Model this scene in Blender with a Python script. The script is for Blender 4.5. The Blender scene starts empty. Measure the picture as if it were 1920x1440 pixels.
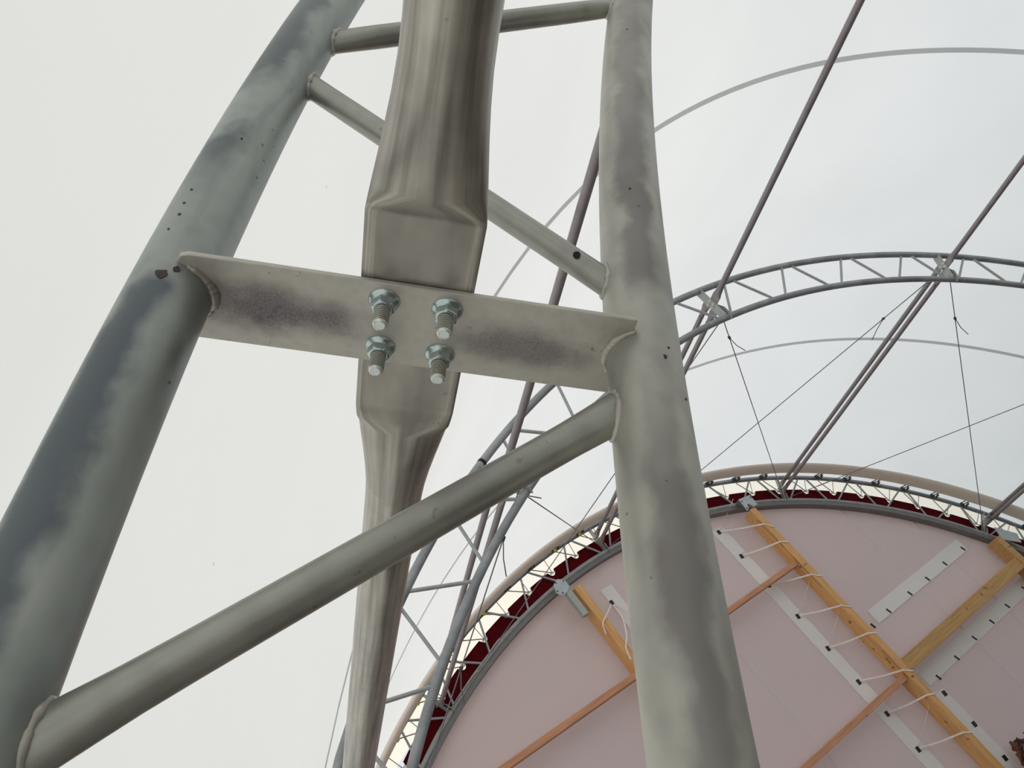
import bpy, math, random
from mathutils import Vector, Matrix, noise
random.seed(7)
S=5.549
F=1512.6253
RM=[[0.80132227,-0.17919859,-0.57076308],[-0.32854318,0.66550034,-0.67020048],[0.499942,0.72456688,0.47440577]]
CX,CZ=1.1427*S,-0.713*S
RI,RO,RP=7.3219,7.7886,7.556       # inner chord, outer chord, purlin radii of the arch
Y0,Y1,Y2=0.099*S,S,1.9044*S        # the three truss planes along the hall
DC=.0756                           # chord tube diameter
FLOOR=-3.35
V=Vector
col=bpy.context.scene.collection

# ------------------------------------------------------------------ arch frame
def prof(th): return 1+.0208*th*th+.0043*th**4+.037*th
def at(th,R,Y,off=0.0):
    r=R*prof(th)
    return V((CX+r*math.sin(th)+off*math.cos(th),Y,CZ+r*math.cos(th)-off*math.sin(th)))
def er(th): return V((math.sin(th),0,math.cos(th)))
def et(th): return V((math.cos(th),0,-math.sin(th)))
EY=V((0,1,0))
NODES={'E':-.936,'C':-.45,'A':.034,'B':.518,'D':1.002,'F':1.47,'G':-1.41}

TH0,TH1=-1.50,1.46
# ------------------------------------------------------------------ materials
def new_mat(name):
    m=bpy.data.materials.new(name);m.use_nodes=True
    nt=m.node_tree
    for n in list(nt.nodes): nt.nodes.remove(n)
    out=nt.nodes.new('ShaderNodeOutputMaterial')
    return m,nt,out
def N(nt,t,**k):
    n=nt.nodes.new(t)
    for a,b in k.items():
        if a.startswith('i_'): n.inputs[a[2:].replace('_',' ')].default_value=b
        else: setattr(n,a,b)
    return n
def ramp(nt,pts,src):
    r=nt.nodes.new('ShaderNodeValToRGB')
    e=r.color_ramp.elements
    while len(e)<len(pts): e.new(.5)
    for i,(p,c) in enumerate(pts):
        e[i].position=p;e[i].color=(*c,1) if len(c)==3 else c
    nt.links.new(src,r.inputs[0]);return r
def coords(nt,kind='Object',scale=(1,1,1)):
    tc=nt.nodes.new('ShaderNodeTexCoord');mp=nt.nodes.new('ShaderNodeMapping')
    mp.inputs['Scale'].default_value=scale
    nt.links.new(tc.outputs[kind],mp.inputs[0]);return mp.outputs[0]
def mixc(nt,fac,a,b,mode='MIX'):
    m=nt.nodes.new('ShaderNodeMix');m.data_type='RGBA';m.blend_type=mode
    if isinstance(fac,(int,float)): m.inputs[0].default_value=fac
    else: nt.links.new(fac,m.inputs[0])
    for i,x in ((6,a),(7,b)):
        if isinstance(x,tuple): m.inputs[i].default_value=(*x,1)
        else: nt.links.new(x,m.inputs[i])
    return m.outputs[2]
def zinc(name,light,dark,patch,uvscale=(1,1,1),rough=.5,metal=.55,pamt=.0,spang=40,streak=0.0,specks=0.0,pscale=(1.3,2.2,1),band=None,blobs=None,bump=.15):
    """hot-dip zinc: fine spangle, cloudy oxide patches, lengthwise rolling marks, pits (UV: x round, y along, metres)"""
    m,nt,out=new_mat(name)
    p=N(nt,'ShaderNodeBsdfPrincipled');nt.links.new(p.outputs[0],out.inputs[0])
    uv=coords(nt,'UV');ob=coords(nt,'Object')
    v=N(nt,'ShaderNodeTexVoronoi');v.feature='F1';v.inputs['Scale'].default_value=spang;nt.links.new(ob,v.inputs['Vector'])
    n1=N(nt,'ShaderNodeTexNoise');n1.inputs['Scale'].default_value=9;n1.inputs['Detail'].default_value=5;nt.links.new(ob,n1.inputs['Vector'])
    r1=ramp(nt,[(.3,dark),(.7,light)],n1.outputs[0])
    vm=ramp(nt,[(0,(.9,.9,.9)),(.6,(1.06,1.06,1.05))],v.outputs['Distance'])
    c=mixc(nt,.6,r1.outputs[0],vm.outputs[0],'MULTIPLY')
    if pamt:
        ps=coords(nt,'UV',pscale)
        n2=N(nt,'ShaderNodeTexNoise');n2.inputs['Scale'].default_value=6;n2.inputs['Detail'].default_value=3;n2.inputs['Distortion'].default_value=.6
        nt.links.new(ps,n2.inputs['Vector'])
        r2=ramp(nt,[(.5,(0,0,0)),(.64,(pamt,)*3)],n2.outputs[0])
        c=mixc(nt,r2.outputs[0],c,patch)
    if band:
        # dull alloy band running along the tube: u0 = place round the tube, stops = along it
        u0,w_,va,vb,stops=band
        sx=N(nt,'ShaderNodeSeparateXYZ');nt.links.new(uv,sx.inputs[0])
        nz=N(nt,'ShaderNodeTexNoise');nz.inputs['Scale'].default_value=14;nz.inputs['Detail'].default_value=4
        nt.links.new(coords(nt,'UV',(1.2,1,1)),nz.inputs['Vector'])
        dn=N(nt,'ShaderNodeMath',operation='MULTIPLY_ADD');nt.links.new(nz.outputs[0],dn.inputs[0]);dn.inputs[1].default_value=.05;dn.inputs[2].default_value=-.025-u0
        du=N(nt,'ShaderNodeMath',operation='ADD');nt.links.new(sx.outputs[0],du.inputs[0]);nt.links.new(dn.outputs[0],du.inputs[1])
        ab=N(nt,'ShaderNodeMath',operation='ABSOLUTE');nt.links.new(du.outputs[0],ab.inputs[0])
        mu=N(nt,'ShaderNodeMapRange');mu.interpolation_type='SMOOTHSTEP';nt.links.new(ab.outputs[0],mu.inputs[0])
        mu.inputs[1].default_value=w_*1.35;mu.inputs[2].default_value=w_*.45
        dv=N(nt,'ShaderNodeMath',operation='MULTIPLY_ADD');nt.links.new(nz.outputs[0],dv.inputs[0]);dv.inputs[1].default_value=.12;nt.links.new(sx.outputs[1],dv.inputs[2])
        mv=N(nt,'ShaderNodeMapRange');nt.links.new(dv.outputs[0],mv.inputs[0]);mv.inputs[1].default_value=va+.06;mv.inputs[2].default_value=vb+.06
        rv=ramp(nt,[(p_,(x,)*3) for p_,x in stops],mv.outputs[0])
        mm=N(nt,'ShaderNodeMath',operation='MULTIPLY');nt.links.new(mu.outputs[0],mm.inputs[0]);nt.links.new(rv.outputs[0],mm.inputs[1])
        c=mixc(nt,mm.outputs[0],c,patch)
    if blobs:
        nz=N(nt,'ShaderNodeTexNoise');nz.inputs['Scale'].default_value=22;nz.inputs['Detail'].default_value=5;nt.links.new(uv,nz.inputs['Vector'])
        vo=N(nt,'ShaderNodeTexVoronoi');vo.feature='DISTANCE_TO_EDGE';vo.inputs['Scale'].default_value=230;nt.links.new(uv,vo.inputs['Vector'])
        cr=ramp(nt,[(0,(1.12,)*3),(.10,(.88,)*3)],vo.outputs['Distance'])
        for (bx,by,rx,ry,am) in blobs:
            mp=N(nt,'ShaderNodeMapping');mp.inputs['Location'].default_value=(-bx/rx,-by/ry,0);mp.inputs['Scale'].default_value=(1/rx,1/ry,0)
            nt.links.new(uv,mp.inputs[0])
            ln=N(nt,'ShaderNodeVectorMath',operation='LENGTH');nt.links.new(mp.outputs[0],ln.inputs[0])
            ad=N(nt,'ShaderNodeMath',operation='MULTIPLY_ADD');nt.links.new(nz.outputs[0],ad.inputs[0]);ad.inputs[1].default_value=1.4;nt.links.new(ln.outputs[1],ad.inputs[2])
            rb=ramp(nt,[(.35,(am,)*3),(.95,(0,0,0))],None) if False else None
            mr=N(nt,'ShaderNodeMapRange');mr.interpolation_type='SMOOTHSTEP';nt.links.new(ad.outputs[0],mr.inputs[0])
            mr.inputs[1].default_value=1.9;mr.inputs[2].default_value=.9;mr.inputs[3].default_value=0;mr.inputs[4].default_value=am
            m2=N(nt,'ShaderNodeMath',operation='MULTIPLY');m2.use_clamp=True;nt.links.new(mr.outputs[0],m2.inputs[0]);nt.links.new(cr.outputs[0],m2.inputs[1])
            c=mixc(nt,m2.outputs[0],c,patch)
    if streak:
        ss=coords(nt,'UV',(1,.03,1))
        n3=N(nt,'ShaderNodeTexNoise');n3.inputs['Scale'].default_value=120;n3.inputs['Detail'].default_value=3;nt.links.new(ss,n3.inputs['Vector'])
        r3=ramp(nt,[(.3,(1-streak,)*3),(.7,(1+streak*.6,)*3)],n3.outputs[0])
        c=mixc(nt,1.0,c,r3.outputs[0],'MULTIPLY')
    if specks:
        n4=N(nt,'ShaderNodeTexNoise');n4.inputs['Scale'].default_value=70;n4.inputs['Detail'].default_value=2;nt.links.new(ob,n4.inputs['Vector'])
        r4=ramp(nt,[(.735,(0,0,0)),(.76,(specks,)*3)],n4.outputs[0])
        c=mixc(nt,r4.outputs[0],c,(.05,.04,.035))
    nt.links.new(c,p.inputs['Base Color'])
    p.inputs['Metallic'].default_value=metal
    rr=ramp(nt,[(.3,(rough-.1,)*3),(.7,(rough+.12,)*3)],n1.outputs[0])
    nt.links.new(rr.outputs[0],p.inputs['Roughness'])
    b=N(nt,'ShaderNodeBump');b.inputs['Strength'].default_value=bump;b.inputs['Distance'].default_value=.002
    nt.links.new(n1.outputs[0],b.inputs['Height']);nt.links.new(b.outputs[0],p.inputs['Normal'])
    return m
def plain(name,c,rough=.6,metal=0,var=.08,scale=20):
    m,nt,out=new_mat(name)
    p=N(nt,'ShaderNodeBsdfPrincipled');nt.links.new(p.outputs[0],out.inputs[0])
    ob=coords(nt,'Object')
    n=N(nt,'ShaderNodeTexNoise');n.inputs['Scale'].default_value=scale;n.inputs['Detail'].default_value=4;nt.links.new(ob,n.inputs['Vector'])
    r=ramp(nt,[(.3,tuple(x*(1-var) for x in c)),(.7,tuple(min(1,x*(1+var)) for x in c))],n.outputs[0])
    nt.links.new(r.outputs[0],p.inputs['Base Color'])
    p.inputs['Roughness'].default_value=rough;p.inputs['Metallic'].default_value=metal
    return m
def fabric(name,tr,df,wt=.85,var=.02,scale=1.2,specks=0):
    """coated membrane: lets the daylight outside glow through"""
    m,nt,out=new_mat(name)
    ob=coords(nt,'Object')
    n=N(nt,'ShaderNodeTexNoise');n.inputs['Scale'].default_value=scale;n.inputs['Detail'].default_value=4;nt.links.new(ob,n.inputs['Vector'])
    r=ramp(nt,[(.3,tuple(x*(1-var) for x in tr)),(.7,tuple(min(1,x*(1+var)) for x in tr))],n.outputs[0])
    colr=r.outputs[0]
    if specks:
        v=N(nt,'ShaderNodeTexVoronoi');v.inputs['Scale'].default_value=6;nt.links.new(ob,v.inputs['Vector'])
        rs=ramp(nt,[(.018,(1,1,1)),(.026,(0,0,0))],v.outputs['Distance'])
        sp=N(nt,'ShaderNodeSeparateColor');nt.links.new(v.outputs['Color'],sp.inputs[0])
        gt=N(nt,'ShaderNodeMath',operation='GREATER_THAN');nt.links.new(sp.outputs[0],gt.inputs[0]);gt.inputs[1].default_value=.55
        mu=N(nt,'ShaderNodeMath',operation='MULTIPLY');nt.links.new(rs.outputs[0],mu.inputs[0]);nt.links.new(gt.outputs[0],mu.inputs[1])
        mz=N(nt,'ShaderNodeMath',operation='MULTIPLY');nt.links.new(mu.outputs[0],mz.inputs[0]);mz.inputs[1].default_value=specks
        colr=mixc(nt,mz.outputs[0],colr,(.25,.24,.22))
    t=N(nt,'ShaderNodeBsdfTranslucent');nt.links.new(colr,t.inputs[0])
    d=N(nt,'ShaderNodeBsdfDiffuse');d.inputs[0].default_value=(*df,1)
    mx=N(nt,'ShaderNodeMixShader');mx.inputs[0].default_value=wt
    nt.links.new(d.outputs[0],mx.inputs[1]);nt.links.new(t.outputs[0],mx.inputs[2]);nt.links.new(mx.outputs[0],out.inputs[0])
    return m
def wood(name,base,dark,axis=2):
    m,nt,out=new_mat(name)
    p=N(nt,'ShaderNodeBsdfPrincipled');nt.links.new(p.outputs[0],out.inputs[0])
    sc=[14,14,14];sc[axis]=.9
    ob=coords(nt,'Object',tuple(sc))
    n=N(nt,'ShaderNodeTexNoise');n.inputs['Scale'].default_value=2.2;n.inputs['Detail'].default_value=6;n.inputs['Distortion'].default_value=.8;nt.links.new(ob,n.inputs['Vector'])
    r=ramp(nt,[(.25,dark),(.62,base)],n.outputs[0])
    ob2=coords(nt,'Object',(3,3,3))
    k=N(nt,'ShaderNodeTexNoise');k.inputs['Scale'].default_value=3.0;k.inputs['Detail'].default_value=1;nt.links.new(ob2,k.inputs['Vector'])
    rk=ramp(nt,[(.73,(0,0,0)),(.76,(.8,.8,.8))],k.outputs[0])
    c=mixc(nt,rk.outputs[0],r.outputs[0],tuple(x*.25 for x in dark))
    nt.links.new(c,p.inputs['Base Color']);p.inputs['Roughness'].default_value=.6
    return m

def varc(th,R,n=400):
    a=TH0+.03;L=0;p=at(a,R,0)
    for i in range(1,n+1):
        q=at(a+(th-a)*i/n,R,0);L+=(q-p).length;p=q
    return L
M={}
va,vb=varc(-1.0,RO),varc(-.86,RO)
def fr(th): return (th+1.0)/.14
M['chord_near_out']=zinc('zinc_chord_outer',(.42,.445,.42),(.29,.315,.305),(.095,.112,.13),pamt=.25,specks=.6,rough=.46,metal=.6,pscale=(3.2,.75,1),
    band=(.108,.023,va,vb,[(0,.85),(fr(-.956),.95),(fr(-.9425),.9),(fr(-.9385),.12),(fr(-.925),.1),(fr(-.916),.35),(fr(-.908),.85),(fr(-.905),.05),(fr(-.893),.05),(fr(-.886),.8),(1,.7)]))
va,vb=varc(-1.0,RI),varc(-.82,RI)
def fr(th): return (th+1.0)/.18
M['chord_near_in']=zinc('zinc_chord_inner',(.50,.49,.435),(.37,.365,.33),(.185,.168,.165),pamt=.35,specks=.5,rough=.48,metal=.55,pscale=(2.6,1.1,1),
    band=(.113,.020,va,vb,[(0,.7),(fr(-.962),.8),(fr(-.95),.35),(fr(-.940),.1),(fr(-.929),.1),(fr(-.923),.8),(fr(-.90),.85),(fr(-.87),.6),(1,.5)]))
M['strut']=zinc('zinc_strut',(.43,.43,.39),(.30,.30,.27),(.2,.2,.18),pamt=.3,specks=.3,rough=.42,metal=.6,streak=.12)
M['plate']=zinc('zinc_plate',(.60,.575,.52),(.47,.45,.40),(.15,.125,.135),pamt=.0,specks=.35,spang=90,rough=.55,metal=.35,
    blobs=[(7.590,.006,.11,.036,.95),(7.35,.008,.085,.034,.75),(7.25,-.02,.04,.03,.4)])
M['purlin']=zinc('zinc_purlin',(.50,.475,.42),(.36,.34,.30),(.3,.28,.26),pamt=.3,streak=.42,specks=.25,rough=.36,metal=.65)
M['far']=zinc('zinc_far_chord',(.33,.345,.36),(.24,.25,.265),(.46,.47,.48),pamt=.45,rough=.55,metal=.4,pscale=(.4,.5,1))
M['farstrut']=zinc('zinc_far_strut',(.44,.455,.465),(.34,.355,.36),(.3,.3,.3),rough=.6,metal=.4)
M['farpurlin']=zinc('zinc_far_purlin',(.34,.31,.315),(.27,.245,.25),(.3,.3,.3),rough=.6,metal=.4,streak=.1)
M['farplate']=zinc('zinc_far_plate',(.45,.47,.44),(.36,.38,.36),(.3,.3,.3),rough=.6,metal=.3)
M['weld']=zinc('zinc_weld',(.52,.50,.45),(.36,.34,.30),(.2,.18,.15),pamt=.4,rough=.4,metal=.4,specks=.6)
M['nut']=zinc('bright_zinc_nut',(.60,.69,.69),(.44,.53,.54),(.3,.3,.3),rough=.26,metal=.85,spang=200)
M['thread']=zinc('zinc_thread',(.86,.87,.80),(.68,.69,.62),(.3,.3,.3),rough=.32,metal=.6,spang=200)
M['root_shade']=plain('thread_root_shade',(.33,.33,.28),.7,.3)
M['bolt_tip']=plain('bare_bolt_tip',(.80,.88,.88),.45,.2,.06,200)
M['hole']=plain('dark_hole',(.015,.013,.012),.9)
M['chip']=plain('oxide_chip',(.07,.055,.05),.9,0,.4,120)
M['cable']=plain('steel_cable',(.20,.20,.21),.5,.4)
M['clamp']=plain('dark_clamp',(.06,.055,.05),.5,.3,.3)
M['canopy']=fabric('white_membrane',(.86,.855,.84),(.8,.8,.79),.88,.025,.7,.6)
M['seam']=fabric('doubled_membrane',(.52,.53,.52),(.5,.5,.49),.85)
M['cream']=fabric('cream_membrane',(1.0,.92,.80),(.9,.84,.74),.97,.005)
M['roll']=fabric('beige_roll_membrane',(.75,.68,.62),(.93,.85,.78),.35,.04,6)
M['pink']=fabric('pink_wall_lining',(.90,.785,.79),(.76,.672,.676),.42,.02,.8)
M['strip']=fabric('grey_white_strip',(.92,.86,.84),(.86,.82,.80),.03,.02)
M['wallseam']=fabric('pink_wall_seam',(.8,.69,.70),(.80,.71,.715),.1,.02)
M['red']=plain('dark_red_cloth',(.085,.004,.007),.9,0,.15,8)
M['red'].node_tree.nodes['Principled BSDF'].inputs['Specular IOR Level'].default_value=.05
M['rim']=zinc('zinc_rim',(.38,.39,.39),(.28,.29,.29),(.38,.4,.4),pamt=.5,rough=.6,metal=.3,pscale=(.4,.6,1))
M['rail']=zinc('zinc_rail',(.23,.22,.22),(.17,.16,.16),(.2,.2,.2),pamt=.3,rough=.6,metal=.3)
M['post']=wood('pine_post',(.78,.43,.17),(.58,.29,.10),2)
M['beam']=wood('pine_beam',(.60,.35,.13),(.44,.23,.08),0)
M['batten']=wood('pine_batten',(.66,.32,.18),(.50,.22,.11),0)
M['bracket']=zinc('galvanised_bracket',(.50,.56,.57),(.40,.45,.46),(.3,.3,.3),rough=.5,metal=.3)
M['strap']=plain('white_strap',(.88,.76,.70),.7)
M['buckle']=plain('black_plastic',(.012,.010,.014),.5)
M['cap']=plain('white_cap',(.85,.84,.78),.5)
M['rust']=plain('brown_ratchet',(.12,.075,.05),.6,.2)
M['yellow']=plain('yellow_tag',(.55,.52,.06),.6)
M['lace']=plain('grey_lacing_cord',(.42,.39,.35),.7)
M['leaf']=plain('dry_brown_leaf',(.16,.06,.035),.8,0,.5,30)
M['leafdark']=plain('dark_leaf',(.025,.01,.008),.8,0,.5,30)
M['leafyellow']=plain('yellow_leaf',(.25,.15,.02),.8,0,.3,30)
M['floor']=wood('brown_floor',(.075,.05,.033),(.045,.03,.02),1)
M['outside']=plain('grass_ground',(.10,.13,.05),.9)

# ------------------------------------------------------------------ mesh helpers
class MB:
    def __init__(s): s.v=[];s.f=[];s.uv=[];s.sm=[]
    def face(s,ids,uvs=None,smooth=True):
        s.f.append(ids);s.uv.append(uvs or [(s.v[i][0],s.v[i][1]) for i in ids]);s.sm.append(smooth)
    def sweep(s,pts,rad,seg=16,ref=None,closed=False,cap=True,shape=None,vstart=0.0):
        """pts centreline, rad radius or per-point list; shape(i,phi)->(a,b) offsets on (n,b)"""
        pts=[V(p) for p in pts];n=len(pts);base=len(s.v);L=vstart;Ls=[]
        nrm=None
        for i,p in enumerate(pts):
            if i: L+=(p-pts[i-1]).length
            Ls.append(L)
            t=((pts[min(i+1,n-1)]-pts[max(i-1,0)]) if not closed else (pts[(i+1)%n]-pts[i-1])).normalized()
            if nrm is None:
                a=V(ref) if ref is not None else (V((0,0,1)) if abs(t.z)<.9 else V((1,0,0)))
                nrm=(a-t*a.dot(t)).normalized()
            else: nrm=(nrm-t*nrm.dot(t)).normalized()
            b=t.cross(nrm)
            r=rad[i] if isinstance(rad,(list,tuple)) else rad
            for k in range(seg):
                ph=2*math.pi*k/seg
                x,y=shape(i,ph) if shape else (r*math.cos(ph),r*math.sin(ph))
                s.v.append(tuple(p+nrm*x+b*y))
        r0=rad[0] if isinstance(rad,(list,tuple)) else rad
        m=n if closed else n-1
        for i in range(m):
            j=(i+1)%n;l1=Ls[i];l2=Ls[j] if j else L+(pts[0]-pts[-1]).length
            for k in range(seg):
                k2=(k+1)%seg
                u1=2*math.pi*k/seg*r0;u2=2*math.pi*(k+1)/seg*r0
                s.face((base+i*seg+k,base+j*seg+k,base+j*seg+k2,base+i*seg+k2),[(u1,l1),(u1,l2),(u2,l2),(u2,l1)])
        if cap and not closed:
            s.face(tuple(base+k for k in range(seg)),smooth=False)
            s.face(tuple(base+(n-1)*seg+k for k in reversed(range(seg))),smooth=False)
        return s
    def prism(s,poly,origin,ax,ay,az,depth):
        """polygon in (ax,ay), thickened by depth along az"""
        base=len(s.v);n=len(poly);o=V(origin)
        for d in (0,depth):
            for x,y in poly: s.v.append(tuple(o+V(ax)*x+V(ay)*y+V(az)*d))
        uv=[(x,y) for x,y in poly]
        flip=V(ax).cross(V(ay)).dot(V(az))*depth>0
        a=tuple(base+i for i in range(n));b=tuple(base+n+i for i in range(n))
        s.face(a[::-1] if flip else a,uv[::-1] if flip else uv,False)
        s.face(b if flip else b[::-1],uv if flip else uv[::-1],False)
        for i in range(n):
            j=(i+1)%n
            q=(base+i,base+j,base+n+j,base+n+i)
            w=[(0,0),(.02,0),(.02,.02),(0,.02)]
            s.face(q if flip else q[::-1],w,False)
        return s
    def box(s,lo,hi):
        lo=V(lo);hi=V(hi);d=hi-lo
        return s.prism([(0,0),(d.x,0),(d.x,d.y),(0,d.y)],lo,(1,0,0),(0,1,0),(0,0,1),d.z)
    def build(s,name,mat,parent=None,bevel=0):
        me=bpy.data.meshes.new(name);me.from_pydata([tuple(p) for p in s.v],[],s.f)
        ul=me.uv_layers.new(name='UVMap');i=0
        for f,uv in zip(me.polygons,s.uv):
            for k in range(f.loop_total): ul.data[f.loop_start+k].uv=uv[k]
        me.polygons.foreach_set('use_smooth',s.sm);me.materials.append(mat);me.update()
        o=bpy.data.objects.new(name,me);col.objects.link(o)
        if bevel:
            b=o.modifiers.new('Bevel','BEVEL');b.width=bevel;b.segments=2;b.limit_method='ANGLE';b.angle_limit=math.radians(40)
        if parent is not None:
            o.parent=parent
            o.matrix_parent_inverse=parent_matrix(parent).inverted()
        return o
def parent_matrix(o):
    m=o.matrix_basis.copy()
    while o.parent: m=o.parent.matrix_basis@o.matrix_parent_inverse@m if False else m; break
    return world(o)
def world(o):
    if o.parent is None: return o.matrix_basis.copy()
    return world(o.parent)@o.matrix_parent_inverse@o.matrix_basis
def tag(o,label=None,cat=None,group=None,kind=None):
    if label:o['label']=label
    if cat:o['category']=cat
    if group:o['group']=group
    if kind:o['kind']=kind
    return o
def thing(name,loc,label,cat,group=None):
    o=bpy.data.objects.new(name,None);o.location=loc;o.empty_display_size=.1;col.objects.link(o)
    return tag(o,label,cat,group)
def copy_tree(o,parent=None):
    c=o.copy();col.objects.link(c)
    if parent is not None: c.parent=parent
    for ch in [x for x in bpy.data.objects if x.parent==o]: copy_tree(ch,c)
    return c
def arc(th0,th1,R,Y,n,off=0): return [at(th0+(th1-th0)*i/n,R,Y,off) for i in range(n+1)]

# ------------------------------------------------------------------ setting
TH0,TH1=-1.50,1.46
def dip(Y):
    if Y<Y0: return .16*math.sin(math.pi*min(1,(Y0-Y)/5.0))**2
    if Y<Y1: return .16*math.sin(math.pi*(Y-Y0)/(Y1-Y0))**2
    if Y<Y2: return .09*math.sin(math.pi*(Y-Y1)/(Y2-Y1))**2
    return 0
def canopy_r(Y): return RO+.046-dip(Y)
def shell(th0,th1,ys,extra=0,nt=90):
    m=MB()
    for Y in ys:
        for i in range(nt+1):
            m.v.append(tuple(at(th0+(th1-th0)*i/nt,canopy_r(Y)+extra,Y)))
    for j in range(len(ys)-1):
        for i in range(nt):
            a=j*(nt+1)+i;m.face((a,a+1,a+nt+2,a+nt+1),smooth=True)
    return m
ys=[-4.45+i*(Y2+.03+4.45)/72 for i in range(73)]
ceil=shell(TH0,TH1,ys).build('ceiling',M['canopy']);tag(ceil,kind='structure')
for Y in (2.79,7.08):
    shell(TH0,TH1,[Y-.026,Y-.013,Y,Y+.013,Y+.026],-.006).build('seam',M['seam'],ceil)
fl=MB().box((-2.6,-4.45,FLOOR-.1),(14.6,Y2+.12,FLOOR)).build('floor',M['floor']);tag(fl,kind='structure')
gd=MB().box((-60,-60,FLOOR-.3),(60,60,FLOOR-.12)).build('ground',M['outside']);tag(gd,kind='structure')
def disc(Y,R,thick,nt=80):
    pts=[(p.x,p.z) for p in arc(TH0,TH1,R,0,nt)]
    pts=[(x,z) for x,z in pts if z>FLOOR]
    pts=[(pts[0][0],FLOOR)]+pts+[(pts[-1][0],FLOOR)]
    return MB().prism(pts,(0,Y,0),(1,0,0),(0,0,1),(0,1,0),thick)
WY=Y2+.122
wall=disc(WY,RI-.03,.02).build('wall_far',M['pink']);tag(wall,kind='structure')
wn=disc(-4.45,RO+.03,-.02).build('wall_near',M['canopy']);tag(wn,kind='structure')
# flaps laid on the far wall lining
def strip(x0,x1,z0,z1): 
    MB().prism([(x0,z0),(x1,z0),(x1,z1),(x0,z1)],(0,WY-.012,0),(1,0,0),(0,0,1),(0,1,0),.012).build('sealing_flap',M['strip'],wall)
for a in ((8.50,8.74,-2.6,2.80),(6.14,6.36,.6,2.93),(9.75,12.45,.20,.44),(9.6,12.9,-.88,-.64),(9.5,9.76,-2.6,-1.0)): strip(*a)
for x,z0,z1 in ((10.95,-2.6,2.1),(7.35,-2.6,3.0),(12.0,-2.6,1.2)):
    MB().prism([(x,z0),(x+.035,z0),(x+.035,z1),(x,z1)],(0,WY-.004,0),(1,0,0),(0,0,1),(0,1,0),.004).build('wall_seam',M['wallseam'],wall)

# ------------------------------------------------------------------ purlins
def purlin(label,th,Ya,Yb,dia,rc,flata=True,flatb=True,mat='purlin',off=.0125,group=None,flatlen=.125,trans=.17,wide=.0535,seg=40,vs=0.0):
    n=[];L=Yb-Ya
    a=dia/2
    sts=[0,.02,.06,flatlen-.004,flatlen,flatlen+.006,flatlen+.015,flatlen+.03,flatlen+.05,flatlen+.08,flatlen+.11,flatlen+.14,flatlen+trans,flatlen+trans+.1]
    ss=[]
    if flata: ss+=sts
    else: ss+=[0]
    k=int(L/.5)
    mid0=ss[-1];mid1=(L-sts[-1]) if flatb else L
    ss+=[mid0+(mid1-mid0)*i/k for i in range(1,k)]
    ss+=[L-x for x in reversed(sts)] if flatb else [L]
    def sec(i,ph):
        s=ss[i];d=9
        if flata:d=min(d,s)
        if flatb:d=min(d,L-s)
        u=max(0,min(1,(d-flatlen)/trans))
        bulge=1-(1-u)**4.6          # thickness recovers quickly after the crease
        w=u*u*(3-2*u);w=.45*w+.55*(1-(1-u)**2)
        hw=wide+(a-wide)*w; ht=.0062+(a-.0062)*bulge
        e=1+ (1-min(1,u*6.5))*6      # superellipse exponent: flat box -> circle
        e=2/(2*e) if e>0 else 1
        c,sn=math.cos(ph),math.sin(ph)
        return (hw*math.copysign(abs(c)**e,c),ht*math.copysign(abs(sn)**e,sn))
    R=er(th)
    C=at(th,RP,0,off)+R*rc
    pts=[C+EY*(Ya+s) for s in ss]
    m=MB().sweep(pts,a,seg,ref=R,shape=sec,vstart=vs)
    return m
def add_purlin(label,th,Ya,Yb,dia,rc=0,cat='roof purlin',group=None,**k):
    m=purlin(label,th,Ya,Yb,dia,rc,**{x:y for x,y in k.items() if x!='mat'})
    o=m.build('purlin',M[k.get('mat','purlin')]);tag(o,label,cat,group)
    return o
PO=-.936
add_purlin('thick galvanized roof purlin above the bolted cross plate',PO,-4.4,Y0+.002,.071,rc=.0022,flata=False)
add_purlin('galvanized roof purlin hanging below the bolted cross plate',PO,Y0+.008,Y1,.0705)
g='roof purlins of the middle bay'
add_purlin('single grey purlin passing behind the right part of the bolted plate',NODES['C'],Y0,Y1,.066,group=g,mat='farpurlin',seg=20)
add_purlin('long dark grey purlin from the top edge to the left joint of the middle truss',NODES['A'],Y0,Y1,.066,group=g,mat='farpurlin',seg=20)
add_purlin('grey purlin from the right edge to the right joint of the middle truss',NODES['B'],Y0,Y1,.066,group=g,mat='farpurlin',seg=20)
add_purlin('grey purlin beyond the right end of the visible middle truss',NODES['D'],Y0,Y1,.066,group=g,mat='farpurlin',seg=20)
g='paired roof purlins of the far bay'
names={'C':'left of the middle truss\'s lower tube','A':'hugging the thick inner tube\'s right edge','B':'landing on the far truss above the middle post','D':'at the right edge of the far truss','E':'low at the left below the lower purlin'}
for k in 'ECABD':
    for sgn,w in ((1,'outer'),(-1,'inner')):
        add_purlin('%s grey tube of the purlin pair %s'%(w,names[k]),NODES[k],Y1,Y2,.062,rc=sgn*.060,group=g,mat='farpurlin',flatlen=.09,trans=.12,wide=.05,seg=16,off=.010)

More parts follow.
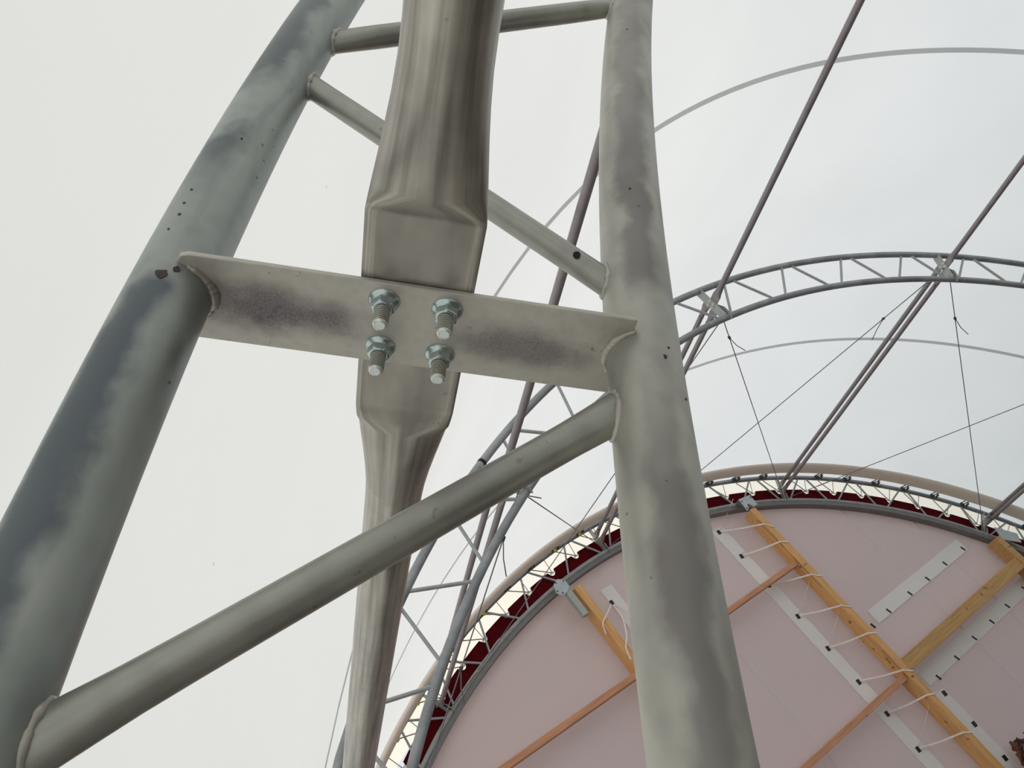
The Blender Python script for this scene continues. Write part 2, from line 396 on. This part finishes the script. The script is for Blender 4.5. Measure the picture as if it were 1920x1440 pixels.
# ------------------------------------------------------------------ trusses
PW=.053
def plate(th,Y,pt=.0055):
    ri=RI*prof(th)+.020; ro=RO*prof(th)-.008
    m=MB()
    # centre-of-arch based plane, origin at arch centre
    o=V((CX,Y,CZ))
    cy=.005
    poly=[(ri,-PW+cy),(ro-.012,-PW+cy),(ro-.004,-PW+cy+.003),(ro,-PW+cy+.012),(ro,PW+cy),(ri,PW+cy)]
    # lies just on the underside of the purlin flats
    return m.prism(poly,o+et(th)*0.0,er(th),EY,et(th),pt)
def strut_mesh(P,Q,r,Rc,flare=1.22,seg=20):
    d=(Q-P);L=d.length;n=14
    ts=[0,.03,.06,.1,.15,.22,.35,.5,.65,.78,.85,.9,.94,.97,1]
    pts=[P+d*t for t in ts]
    inpl=d.normalized().cross(EY).normalized()
    def sec(i,ph):
        e=min(ts[i],1-ts[i])*L
        k=max(0,1-e/.11);k=k*k*(3-2*k)
        return (r*(1+(flare-1)*k)*math.cos(ph),r*(1-.22*k)*math.sin(ph))
    return MB().sweep(pts,r,seg,ref=inpl,shape=sec)
def ring_bead(P,d,r,cdir,cpt,Rc,br,mat,parent,th_a=0,th_b=2*math.pi,amp=.35,seed=0,n=60):
    """weld bead where a strut (axis through P along d, radius r) meets a chord tube (axis cdir through cpt)"""
    e1=d.cross(EY).normalized();e2=d.cross(e1).normalized();pts=[];rr=[]
    for i in range(n):
        ph=th_a+(th_b-th_a)*i/n
        o=P+e1*(r*1.22*math.cos(ph))+e2*(r*.84*math.sin(ph))
        w=o-cpt;w-=cdir*w.dot(cdir);dd=d-cdir*d.dot(cdir)
        a=dd.dot(dd);b=2*w.dot(dd);c=w.dot(w)-Rc*Rc
        disc_=b*b-4*a*c
        if disc_<0:continue
        t=(-b+math.sqrt(disc_))/(2*a)
        p=o+d*(t-br*.25);pts.append(p)
        rr.append(br*(1+1.6*amp*(noise.noise(p*90+V((seed,0,0))))+amp*noise.noise(p*300)))
    if len(pts)>6: MB().sweep(pts,rr,10,closed=True).build('weld_bead',mat,parent)
PITCH=.121
def truss(Y,label,near,rng,cd=DC,rad=(.0165,.0150)):
    base=at(TH0+.03,RO,Y);base.z=FLOOR
    T=thing('roof_truss',base,label,'arched roof truss',None)
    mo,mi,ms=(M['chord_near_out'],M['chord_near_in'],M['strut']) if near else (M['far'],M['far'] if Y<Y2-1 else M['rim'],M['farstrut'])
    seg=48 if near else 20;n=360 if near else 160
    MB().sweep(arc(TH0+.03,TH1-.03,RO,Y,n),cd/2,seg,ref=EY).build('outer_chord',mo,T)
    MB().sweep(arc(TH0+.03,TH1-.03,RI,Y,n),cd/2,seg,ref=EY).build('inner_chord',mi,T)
    for k in rng:
        b=PITCH*k
        for nm,o,i,r in (('diagonal_strut',-.018+b,.025+b,rad[0]),('web_strut',-.033+b,-.074+b,rad[1])):
            if near and k==-7 and nm=='diagonal_strut': o,i=-.868,-.813
            if near and k==-7 and nm=='web_strut': o,i=-.878,-.9246
            if near and k==-8 and nm=='diagonal_strut': o,i=-.993,-.943
            if near and k==-8 and nm=='web_strut': o,i=-1.009,-1.046
            P=at(o,RO,Y);Q=at(i,RI,Y)
            d=(Q-P).normalized()
            s=strut_mesh(P+d*.02,Q-d*.02,r,cd/2,1.28 if near else 1.0,28 if near else 10).build(nm,ms,T)
            if near and abs(k+7.5)<1:
                tp=(at(o+.01,RO,Y)-at(o-.01,RO,Y)).normalized();tq=(at(i+.01,RI,Y)-at(i-.01,RI,Y)).normalized()
                ring_bead(P,d,r,tp,P,cd/2,.0034,M['weld'],T,seed=k)
                ring_bead(Q,-d,r,tq,Q,cd/2,.0034,M['weld'],T,seed=k+9)
                if nm=='web_strut' and k==-7:
                    # drain hole near the lower end of the strut, on the side facing down the hall
                    e1=V((0,-1,0));c=Q-d*.085
                    side=(d.cross(EY)).normalized()
                    vdir=(-c).normalized();nrm=(vdir-d*vdir.dot(d)).normalized()
                    nrm=(nrm*.85+ (side if side.z>0 else -side)*.45).normalized();nrm=(nrm-d*nrm.dot(d)).normalized()
                    MB().sweep([c+nrm*(r-.006),c+nrm*(r+.0012)],[.0034,.0042],16).build('drain_hole',M['hole'],s)
    for nk,th in NODES.items():
        if th<TH0+.1 or th>TH1-.05: continue
        m=plate(th,Y)
        pl=m.build('gusset_plate',M['plate'] if near else M['farplate'],T,bevel=.0012)
        if near and nk=='E':
            for R_,a0,a1,sd in ((RO,math.radians(118),math.radians(242),1),(RI,math.radians(-62),math.radians(62),5)):
                c=at(th,R_,Y);pts=[];rr=[];nn=54
                for i in range(nn):
                    a=a0+(a1-a0)*i/(nn-1)
                    p=c+er(th)*((cd/2+.001)*math.cos(a))+EY*((cd/2+.001)*math.sin(a))-et(th)*(.0005)
                    pts.append(p);q=noise.noise(p*110+V((sd,0,0)))*.5+noise.noise(p*300)*.35
                    rr.append(.0046*(1+q)*(.6+.4*math.sin(math.pi*i/(nn-1))))
                b=MB().sweep(pts,rr,12).build('weld_bead',M['weld'],T)
        if not near:
            # bolt ends on the underside of each gusset plate
            for dy in (-.031,.031):
                for dr in (-.03,.03):
                    c=at(th,RP,Y+dy)+er(th)*dr
                    MB().sweep([c,c-et(th)*.010,c-et(th)*.030],[.013,.012,.008],6).build('bolt',M['cap'] if Y<Y2-1 else M['farstrut'],pl)
            # splice plate through the joint, seen beside the gusset
            ri=RI*prof(th);o=V((CX,Y,CZ))
            MB().prism([(ri-.06,-.02),(ri-.02,-.07),(ri+.10,-.07),(ri+.30,.03),(ri+.30,.07),(ri+.05,.07)],o+et(th)*.035,er(th),EY,et(th),.006).build('splice_plate',M['farplate'],T,bevel=.001)
    return T
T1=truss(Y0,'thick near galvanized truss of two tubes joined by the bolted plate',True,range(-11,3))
T2=truss(Y1,'middle arched lattice truss of dark grey tubes under the white roof',False,range(-11,12))
T3=truss(Y2,'far arched lattice truss along the curved top of the pink end wall',False,range(-11,12))
# oxide chips on the near outer chord and inner chord
def chip(th,R,Y,a,size,seed,parent):
    """flat ragged scale on a chord tube; a = direction round the tube from -Y"""
    c=at(th,R,Y);n=(-EY*math.cos(a)+er(th)*math.sin(a));p=c+n*(DC/2+.0002)
    u=et(th);w=n.cross(u);poly=[]
    for i in range(18):
        q=2*math.pi*i/18;r=size*(.75+.5*noise.noise(V((math.cos(q)*1.5+seed,math.sin(q)*1.5,seed))))
        poly.append((r*math.cos(q),r*math.sin(q)*.8))
    MB().prism(poly,p-n*.0012,u,w,n,.0016).build('oxide_chip',M['chip'],parent)
oc=[o for o in bpy.data.objects if o.parent==T1 and o.name.startswith('outer_chord')][0]
ic=[o for o in bpy.data.objects if o.parent==T1 and o.name.startswith('inner_chord')][0]
# splice sleeve in the middle truss (left side)
MB().sweep(arc(NODES['C']+.006,NODES['C']+.010,RO,Y1,4),.0405,16,ref=EY).build('splice_collar',M['hole'],T2)
# wall rail under the far truss
def band(th0,th1,r0,r1,y0,y1,n=120):
    m=MB()
    for i in range(n+1):
        th=th0+(th1-th0)*i/n
        for r,y in ((r0,y0),(r1,y0),(r1,y1),(r0,y1)): m.v.append(tuple(at(th,r,y)))
    for i in range(n):
        for k in range(4):
            k2=(k+1)%4
            m.face((i*4+k,i*4+k2,(i+1)*4+k2,(i+1)*4+k),[(k*.05,i*.1),(k*.05+.05,i*.1),(k*.05+.05,i*.1+.1),(k*.05,i*.1+.1)],False)
    m.face((3,2,1,0),smooth=False);m.face((n*4,n*4+1,n*4+2,n*4+3),smooth=False)
    return m
band(TH0+.03,TH1-.03,RI-.095,RI-.035,Y2-.03,Y2+.10).build('wall_rail',M['rail'],T3)

# ------------------------------------------------------------------ bolts through the near plate
th=PO
def hexring(r): return [(r*math.cos(math.pi/3*i+rot),r*math.sin(math.pi/3*i+rot)) for i in range(6)]
pos=[('upper left','L',-.031,.030),('upper right','R',-.031,-.030),('lower left','L',.031,.030),('lower right','R',.031,-.030)]
for i,(nm,s_,dy,dr) in enumerate(pos):
    c=at(th,RP,Y0+dy+.004)+er(th)*(dr+.002);ax=-et(th)
    ax=(ax+er(th)*random.uniform(-.03,.03)+EY*random.uniform(-.02,.02)).normalized()
    rot=[.25,.05,.5,.12][i]
    B=thing('flange_bolt',c,'%s zinc flange nut and bolt end of the four on the cross plate'%nm,'bolt','flange bolts on the cross plate')
    e1=EY-ax*EY.dot(ax);e1.normalize();e2=ax.cross(e1)
    # flange nut: washer skirt, hex body, chamfered top (one lathe-like mesh)
    m=MB();seg=48;prof_=[(0,.0150,0),(.0016,.0150,0),(.0030,.0136,0),(.0048,.0116,.35),(.0055,.0112,.8),(.0062,.0112,1),(.0118,.0112,1),(.0132,.0106,.75),(.0140,.0094,.2),(.0140,.0080,0)]
    for z,r,hx in prof_:
        for k in range(seg):
            ph=2*math.pi*k/seg
            q=((ph-rot)%(math.pi/3))-math.pi/6
            rh=.0112*math.cos(math.pi/6)/math.cos(q)*r/.0112*1.06
            rr=r*(1-hx)+rh*hx
            m.v.append(tuple(c+ax*z+e1*(rr*math.cos(ph))+e2*(rr*math.sin(ph))))
    for j in range(len(prof_)-1):
        for k in range(seg):
            k2=(k+1)%seg;a=j*seg
            m.face((a+k,a+k2,a+seg+k2,a+seg+k),smooth=prof_[j][2]<.3)
    m.build('flange_nut',M['nut'],B)
    m=MB();seg=28;z=.010;rows=[];pitch=.0026
    zz=.009;rt=.0076
    while zz<.0325: rows+= [(zz,rt),(zz+pitch*.3,rt),(zz+pitch*.45,rt-.0012),(zz+pitch*.8,rt-.0012)];zz+=pitch
    rows+=[(.0335,rt-.0004),(.0350,.0066),(.0358,.0052),(.0345,.0047)]
    for z,r in rows:
        for k in range(seg):
            ph=2*math.pi*k/seg
            m.v.append(tuple(c+ax*(z+pitch*(k/seg if z<.0325 else 0))+e1*(r*math.cos(ph))+e2*(r*math.sin(ph))))
    for j in range(len(rows)-1):
        for k in range(seg):
            k2=(k+1)%seg;a=j*seg;m.face((a+k,a+k2,a+seg+k2,a+seg+k),smooth=False)
    m.face(tuple(range((len(rows)-1)*seg,len(rows)*seg)),smooth=False)
    st=m.build('threaded_shank',M['thread'],B)
    st.data.materials.append(M['root_shade'])          # groove shade painted as a darker colour on the thread roots
    nr=len(rows)-1
    for j in range(nr):
        if rows[j][1]<rt-.001 and rows[j+1][1]<=rt-.001 and rows[j][0]<.031:
            for k in range(seg): st.data.polygons[j*seg+k].material_index=1
            for k in range(seg): st.data.polygons[(j-1)*seg+k].material_index=1
    MB().sweep([c+ax*.033,c+ax*.0357],.0047,24).build('bolt_tip',M['bolt_tip'],st)

# ------------------------------------------------------------------ far end: roll, cream sheet, red curtain
rollm=MB().sweep(arc(TH0+.03,TH1-.03,RO-.012,10.255,140),.1,20,ref=EY,shape=lambda i,ph:(.135*math.cos(ph),.050*math.sin(ph))).build('fabric_roll',M['roll'])
tag(rollm,'long beige fabric roll curving over the top of the far truss','fabric roll')
m=shell(TH0,TH1,[Y2+.03+.2*i for i in range(14)]).build('cream_canopy',M['cream']);tag(m,'bright cream fabric canopy glowing beyond the far truss lattice','canopy')
# dark red curtain with half-round notches on its top edge
m=MB();pts=[];th_=TH0+.04
tops=[]
nz=[.344+.0678*k for k in range(-27,17)]
thv=[]
t=TH0+.04
while t<TH1-.04: thv.append(t);t+=.0028
def topr(th):
    r=7.575
    for c in nz:
        d=abs(th-(c+.037))*RP
        if d<.058: r=min(r,7.575-.085*math.sqrt(max(0,1-(d/.058)**2))**.8)
    return r
for t in thv:
    for y in (Y2+.05,Y2+.056):
        m.v.append(tuple(at(t,RI-.03,y)));m.v.append(tuple(at(t,topr(t),y)))
for i in range(len(thv)-1):
    a=i*4;b=a+4
    m.face((a,b,b+1,a+1),smooth=False);m.face((a+3,b+3,b+2,a+2),smooth=False)
    m.face((a+1,b+1,b+3,a+3),smooth=False)
o=m.build('red_curtain',M['red']);tag(o,'dark red cloth band with half-round notches behind the far truss','cloth band')
# clips holding the fabric roll, lacing cords down to the notches
k0=0
clipth=[c for c in nz if -.62<c<1.14 and abs(c-.545)>.02 and abs(c-.063)>.03 and abs(c-1.0)>.02]
def clip(th,yel,label,proto=None):
    P=at(th,RO,Y2)
    T=thing('roll_clip',P,label,'clip','clips holding the beige fabric roll')
    R=er(th);t=et(th)
    a=P+R*.038;b=V(at(th,RO-.035,10.35))
    for s in (-.026,.026):
        MB().sweep([a+t*s,b+t*s],.0085,8).build('clip_rod',M['clamp'],T)
    MB().sweep([b-t*.035+EY*.0,b+t*.035],.018,10).build('clip_cap',M['cap'],T)
    c=(a*.55+b*.45)
    MB().prism([(-.045,-.02),(.05,-.03),(.05,.02),(-.03,.03)],c+t*.05-R*.02,EY,R,t,.012).build('ratchet',M['rust'],T)
    MB().prism([(-.035,-.03),(.035,-.03),(.035,.03),(-.035,.03)],P+R*.0-EY*.05,t,R,EY,.02).build('clip_shoe',M['clamp'],T)
    if yel: MB().prism([(-.02,-.05),(.03,-.05),(.025,.0),(-.02,.0)],P-EY*.075-R*.01,t,R,EY,.02).build('tag',M['yellow'],T)
    return T
near_txt=['just right of the thick inner tube','second right of the thick inner tube','third right of the thick inner tube']
for i,c in enumerate(clipth):
    left=c<.2
    idx=sorted(clipth,key=lambda x:x)
    if left:
        j=[x for x in idx if x<.2][::-1].index(c)+1
        lab='dark roll clip, number %s leftward from the thick inner tube'%(['one','two','three','four','five','six','seven','eight','nine','ten','eleven','twelve'][min(j-1,11)])
    else:
        j=[x for x in idx if x>=.2].index(c)+1
        lab='white-capped roll clip, number %s rightward from the thick inner tube'%(['one','two','three','four','five','six','seven','eight','nine','ten','eleven','twelve','thirteen','fourteen'][min(j-1,13)])
    clip(c,left and int(abs(c)*100)%2==0 or (left and c<-.3),lab)
lc=[]
lace=None
root=thing('lacing_cord',at(.03,RO,Y2+.02),'pale zigzag lacing cord tying the red curtain notches to the far truss','cord')
zz=[c for c in nz if -.75<c<1.25]
for c in zz:
    P=at(c+.006,RO-.03,Y2+.03);Q=at(c+.037,7.535,Y2+.045);Rr=at(c+.041,RO-.03,Y2+.03)
    MB().sweep([P,Q],.0085,8).build('cord_run',M['lace'],root)
    MB().sweep([Q,Rr],.006,8).build('cord_run',M['lace'],root)
    MB().prism([(-.05,0),(.05,0),(.045,.03),(-.045,.03)],Q-er(c)*.02,et(c),er(c),EY,.004).build('eyelet_tab',M['cap'],root)

# ------------------------------------------------------------------ bracing cables
def cable(P,Q,label,clamps=(),r=.006,turn=None,grp='steel bracing cables of the far bay'):
    T=thing('bracing_cable',P,label,'cable',grp)
    d=(Q-P);u=d.normalized()
    MB().sweep([P,P+d*.5,Q],r,8).build('wire',M['cable'],T)
    side=u.cross(V((0,0,1))).normalized()
    for t in clamps:
        c=P+u*t
        MB().prism([(-.02,-.013),(.02,-.013),(.02,.013),(-.02,.013)],c-V((0,0,.013)),u,side,V((0,0,1)),.026).build('wire_clamp',M['clamp'],T)
        MB().sweep([c,c+u*.16+side*.03+V((0,0,-.05)),c+u*.30+side*.09+V((0,0,-.10))],r*.9,6).build('wire_tail',M['cable'],T)
    if turn:
        for t in turn:
            c=P+u*t;n=14;hl=.12
            loop=[c+u*(hl*math.cos(2*math.pi*i/n))+side*(.028*math.sin(2*math.pi*i/n)) for i in range(n)]
            MB().sweep(loop,.009,6,closed=True).build('turnbuckle',M['lace'],T)
    return T
RC=7.40
def nd(k,Y,dr=0): return at(NODES[k],RC+dr,Y)
cable(nd('A',Y1),nd('B',Y2),'thin cable from the left joint of the middle truss down to the far truss',(.55,))
cable(nd('B',Y1,.14),nd('A',Y2,-.05),'long thin cable slanting down left from the right joint of the middle truss',(.95,))
cable(nd('B',Y1),nd('D',Y2),'thin cable hanging steeply from the right joint of the middle truss to the far right',(.8,))
cable(nd('D',Y1,-.05),nd('B',Y2,-.05),'thin cable coming in from the right edge across the white roof',(.8,),turn=(5.5,))
cable(nd('C',Y1),nd('A',Y2),'short thin cable crossing left of the thick inner tube above the beige roll',(.12,))
cable(nd('A',Y1,-.05),nd('C',Y2,-.05),'thin cable with turnbuckle crossing in front of the red band at lower left',(),turn=(4.95,5.5))
cable(nd('C',Y1,-.02),nd('E',Y2),'thin cable with dark clamps running beside the inner tube of the middle truss',(.45,1.75))
# ------------------------------------------------------------------ timber frame on the pink wall
YF,YB=10.38,10.62
def timber(name,lo,hi,mat,label,cat='timber post',cracks=()):
    o=MB().box(lo,hi).build(name,M[mat],None,bevel=.006);tag(o,label,cat)
    return o
p1=timber('timber_post',(9.17,YF,FLOOR),(9.29,YB,2.70),'post','tall pine post in the middle of the pink wall, wrapped with white straps')
p2=timber('timber_post',(5.66,YF,FLOOR),(5.78,YB,3.09),'post','left pine post on the pink wall, topped by a grey steel arm')
p3=timber('timber_post',(12.78,YF,FLOOR),(12.92,YB,.06),'beam','right pine post under the far truss at the right edge')
for (x,z0,z1) in ((9.168,1.9,2.5),(9.168,1.1,1.7),(9.168,-.6,-.1)):
    MB().box((x-.001,YF+.03,z0),(x+.003,YF+.035,z1)).build('crack',M['hole'],p1)
timber('timber_beam',(9.292,YF+.01,-.55),(12.778,YB-.04,-.35),'beam','thick horizontal pine beam from the middle post up to the right edge','timber beam')
timber('timber_batten',(5.782,YF+.05,1.57),(9.168,YB-.06,1.65),'batten','thin reddish batten joining the middle post, partly behind the thick inner tube','timber batten')
timber('timber_batten',(3.0,YF+.05,1.57),(5.658,YB-.06,1.66),'batten','thin reddish batten at the lower left running into the left post','timber batten')
timber('timber_batten',(5.782,YF+.05,-.60),(9.168,YB-.06,-.51),'batten','thin reddish batten low under the middle post, leaving the bottom edge','timber batten')
# steel brackets
B=thing('steel_bracket',(9.26,10.4,2.8),'pale steel bracket fixing the middle post to the far truss','bracket')
MB().prism([(9.09,2.70),(9.15,2.72),(9.18,2.79),(9.22,2.79),(9.25,2.71),(9.35,2.70),(9.37,2.90),(9.12,2.93)],(0,10.35,0),(1,0,0),(0,0,1),(0,1,0),.012).build('plate',M['bracket'],B)
MB().prism([(9.12,2.93),(9.37,2.90),(9.37,2.905),(9.12,2.935)],(0,10.35,0),(1,0,0),(0,0,1),(0,1,0),.2).build('flange',M['bracket'],B)
for x,z in ((9.14,2.88),(9.34,2.86),(9.12,2.74)): MB().sweep([V((x,10.352,z)),V((x,10.34,z))],.010,8).build('screw',M['hole'],B)
B=thing('steel_bracket',(5.5,10.4,3.2),'pale steel plate with a grey arm beside the top of the left post','bracket')
MB().prism([(5.36,3.14),(5.40,3.27),(5.50,3.32),(5.60,3.26),(5.60,3.14),(5.52,3.08),(5.42,3.07)],(0,10.36,0),(1,0,0),(0,0,1),(0,1,0),.012).build('plate',M['bracket'],B)
MB().box((5.50,10.375,2.66),(5.60,10.47,3.18)).build('arm',M['farplate'],B,bevel=.012)
for x,z in ((5.39,3.16),(5.57,3.25),(5.45,3.28),(5.44,3.10)): MB().sweep([V((x,10.362,z)),V((x,10.35,z))],.010,8).build('screw',M['hole'],B)
B=thing('steel_bracket',(13.1,10.4,0),'pale steel bracket at the right edge above the right post','bracket')
MB().prism([(12.92,-.02),(13.2,-.25),(13.3,-.1),(13.02,.2)],(0,10.40,0),(1,0,0),(0,0,1),(0,1,0),.015).build('plate',M['bracket'],B)

# ------------------------------------------------------------------ buckles and straps
BY=10.672
def buckle(x,z,w,h,label,grp,ang=0):
    c,s=math.cos(ang),math.sin(ang)
    poly=[(c*a-s*b,s*a+c*b) for a,b in ((-w,-h),(w,-h),(w,h),(-w,h))]
    o=MB().prism(poly,(x,BY,z),(1,0,0),(0,0,1),(0,1,0),.012).build('strap_buckle',M['buckle'],None,bevel=.003)
    return tag(o,label,'buckle',grp)
ordn=['first','second','third','fourth','fifth','sixth','seventh','eighth']
L1=[(8.60,2.73),(8.61,2.21),(8.62,1.61),(8.63,.99),(8.64,.38),(8.64,-.22),(8.63,-.76),(8.61,-1.33)]
E1=[2.25,1.93,1.22,.61,.12,-.57,-.96,-1.60]
for i,((x,z),ze) in enumerate(zip(L1,E1)):
    buckle(x,z,.030,.040,'%s black buckle from the top in the column left of the middle post'%ordn[i],'buckles left of the middle post',-.15)
    # flat tie strap from the buckle round the post front to its right edge
    P=V((x+.03,BY,z));Q=V((9.168,YF-.004,z+(ze-z)*.72));R_=V((9.30,YF-.006,ze+.0));W=V((9.30,YB,ze-.03))
    T=MB()
    pts=[P,P*.5+Q*.5+V((0,0,-.012)),Q,R_,W]
    n=len(pts);up=V((0,0,1))
    for k,p in enumerate(pts):
        for s in (-.013,.013): T.v.append(tuple(p+up*s));T.v.append(tuple(p+up*s+V((-.002,-.003,0))))
    for k in range(n-1):
        a=k*4;b=a+4
        T.face((a,b,b+2,a+2),smooth=False);T.face((a+1,a+3,b+3,b+1),smooth=False);T.face((a,a+1,b+1,b),smooth=False);T.face((a+2,b+2,b+3,a+3),smooth=False)
    o=T.build('tie_strap',M['strap']);tag(o,'white strap from the %s buckle round the middle post, counted from the top'%ordn[i],'strap','white straps round the middle post')
    # thin return cord
    if i in (0,1,3,4,7):
        o=MB().sweep([V((x+.05,BY,z+.02)),V((9.17,YF+.12,z+.30))],.004,6).build('thin_string',M['strap']);tag(o,'thin string above the %s strap left of the middle post'%ordn[i],'string','thin strings by the middle post')
for i,(x,z) in enumerate([(12.37,.25),(11.78,.25),(11.22,.24),(10.69,.24),(10.08,.24),(9.62,.22)]):
    buckle(x,z+.01,.017,.045,'%s black buckle, counted from the right, in the row above the beam'%ordn[i],'buckles above the beam',.25)
for i,(x,z) in enumerate([(12.67,-.80),(12.07,-.82),(11.54,-.83),(10.99,-.83),(10.41,-.86),(9.85,-.88)]):
    buckle(x,z+.01,.017,.045,'%s black buckle, counted from the right, in the row below the beam'%ordn[i],'buckles below the beam',.25)
for i,(x,z) in enumerate([(9.71,-1.07),(9.71,-1.60),(9.68,-2.14)]):
    buckle(x,z,.034,.040,'%s black buckle from the top in the column right of the middle post'%ordn[i],'buckles right of the middle post',-.15)
buckle(6.17,2.69,.028,.036,'lone black buckle beside the left post, holding loose white straps','buckle beside the left post')
# loose straps on the left post
def strap(pts,label,w=.012):
    T=MB().sweep(catmull([V(p) for p in pts],8),w,8,shape=lambda i,ph:(.004*math.cos(ph),w*math.sin(ph)),ref=V((0,-1,0)))
    o=T.build('tie_strap',M['strap']);tag(o,label,'strap','loose white straps at the left post')
def catmull(p,n):
    q=[p[0]*2-p[1]]+p+[p[-1]*2-p[-2]];out=[]
    for i in range(1,len(q)-2):
        for k in range(n):
            t=k/n;out.append(.5*((2*q[i])+(-q[i-1]+q[i+1])*t+(2*q[i-1]-5*q[i]+4*q[i+1]-q[i+2])*t*t+(-q[i-1]+3*q[i]-3*q[i+1]+q[i+2])*t**3))
    out.append(q[-2]);return out
strap([(6.14,BY,2.67),(6.00,10.5,2.60),(5.80,10.37,2.50),(5.66,10.37,2.42),(5.62,10.40,2.28)],'short white strap looping from the lone buckle over the left post')
strap([(6.17,BY,2.65),(6.05,10.5,2.38),(5.86,10.37,2.12),(5.72,10.36,1.98),(5.66,10.36,1.80)],'longer white strap hanging from the lone buckle across the left post')
strap([(6.19,BY,2.64),(6.28,10.6,2.35),(6.36,10.6,2.15)],'loose white strap end to the right of the lone buckle',.008)
strap([(6.22,10.62,2.12),(6.16,10.5,1.90),(5.98,10.37,1.70),(5.80,10.36,1.55),(5.76,10.36,1.40)],'lowest white strap over the left post, partly behind the thick tube')
# dry brown leaves at the lower right corner
T=thing('dried_leaf_bunch',(9.9,10.45,-2.35),'ragged dark brown bunch at the lower right corner of the wall','bunch')
for i in range(26):
    c=V((9.96+random.uniform(-.2,.22),10.42+random.uniform(-.08,.1),-2.36+random.uniform(-.2,.26)))
    a=random.uniform(0,6.28);l=random.uniform(.08,.15);m=MB()
    u=V((math.cos(a),random.uniform(-.4,.4),math.sin(a))).normalized();w=u.cross(V((random.uniform(-.4,.4),-1,random.uniform(-.4,.4)))).normalized();n=u.cross(w)
    for j in range(7):
        t=j/6;wd=l*.5*math.sin(math.pi*min(1,t*.9+.08))*(1+.25*(-1)**j)
        for s in (-1,0,1): m.v.append(tuple(c+u*(l*(t-.5)*2)+w*wd*s+n*(.25*wd*abs(s)+.03*t)))
    for j in range(6):
        for s in (0,1): m.face((j*3+s,j*3+s+1,j*3+s+4,j*3+s+3),smooth=True)
    o=m.build('leaf',M[['leaf','leafdark','leaf','leafdark','leafyellow'][i%5 if c.z<-2.4 else i%4]],T)
    sm=o.modifiers.new('Solid','SOLIDIFY');sm.thickness=.003

# ------------------------------------------------------------------ surface chips on the near tubes
for th_,a,s,sd in ((-.9385,.30,.0075,1),(-.9372,.05,.005,2),(-.927,.62,.0024,3),(-.9245,.66,.0020,4),(-.9215,.66,.0018,5),(-.930,.70,.0016,6),(-.908,.1,.0018,8)):
    chip(th_,RO,Y0,-a if False else a-.35,s,sd,oc)
for th_,a,s,sd in ((-.9405,-.2,.0032,11),(-.9465,-.75,.0020,12),(-.9385,-.35,.0020,13),(-.902,.3,.0025,14),(-.84,.3,.002,15)):
    chip(th_,RI,Y0,a,s,sd,ic)

# ------------------------------------------------------------------ camera
cam=bpy.data.cameras.new('camera');co=bpy.data.objects.new('camera',cam);col.objects.link(co)
r=V(RM[0]);u=-V(RM[1]);b=-V(RM[2])
co.matrix_world=Matrix(((r.x,u.x,b.x,0),(r.y,u.y,b.y,0),(r.z,u.z,b.z,0),(0,0,0,1)))
cam.sensor_fit='HORIZONTAL';cam.sensor_width=36;cam.lens=F*36/1920;cam.clip_start=.01;cam.clip_end=300
bpy.context.scene.camera=co

# ------------------------------------------------------------------ overcast daylight
w=bpy.data.worlds.new('overcast_sky');bpy.context.scene.world=w;w.use_nodes=True
nt=w.node_tree
for n in list(nt.nodes): nt.nodes.remove(n)
out=nt.nodes.new('ShaderNodeOutputWorld');bg=nt.nodes.new('ShaderNodeBackground')
tc=nt.nodes.new('ShaderNodeTexCoord');dp=nt.nodes.new('ShaderNodeVectorMath');dp.operation='DOT_PRODUCT'
dp.inputs[1].default_value=V((-.78,-.25,.57)).normalized()
nt.links.new(tc.outputs['Generated'],dp.inputs[0])
rp=ramp(nt,[(0,(.72,.78,.83)),(.35,(.86,.90,.93)),(.75,(1.0,1.0,.985)),(1,(1.0,.985,.93))],dp.outputs['Value'])
nt.links.new(rp.outputs[0],bg.inputs[0]);sm=ramp(nt,[(0,(.80,)*3),(.35,(.80,)*3),(1,(1.0,)*3)],dp.outputs['Value']);ml=nt.nodes.new('ShaderNodeMath');ml.operation='MULTIPLY';ml.inputs[1].default_value=1.30;nt.links.new(sm.outputs[0],ml.inputs[0]);nt.links.new(ml.outputs[0],bg.inputs[1])
nt.links.new(bg.outputs[0],out.inputs[0])
sc=bpy.context.scene
sc.view_settings.view_transform='Standard';sc.view_settings.look='None';sc.view_settings.gamma=1
sc.view_settings.use_curve_mapping=False;sc.view_settings.exposure=0.0
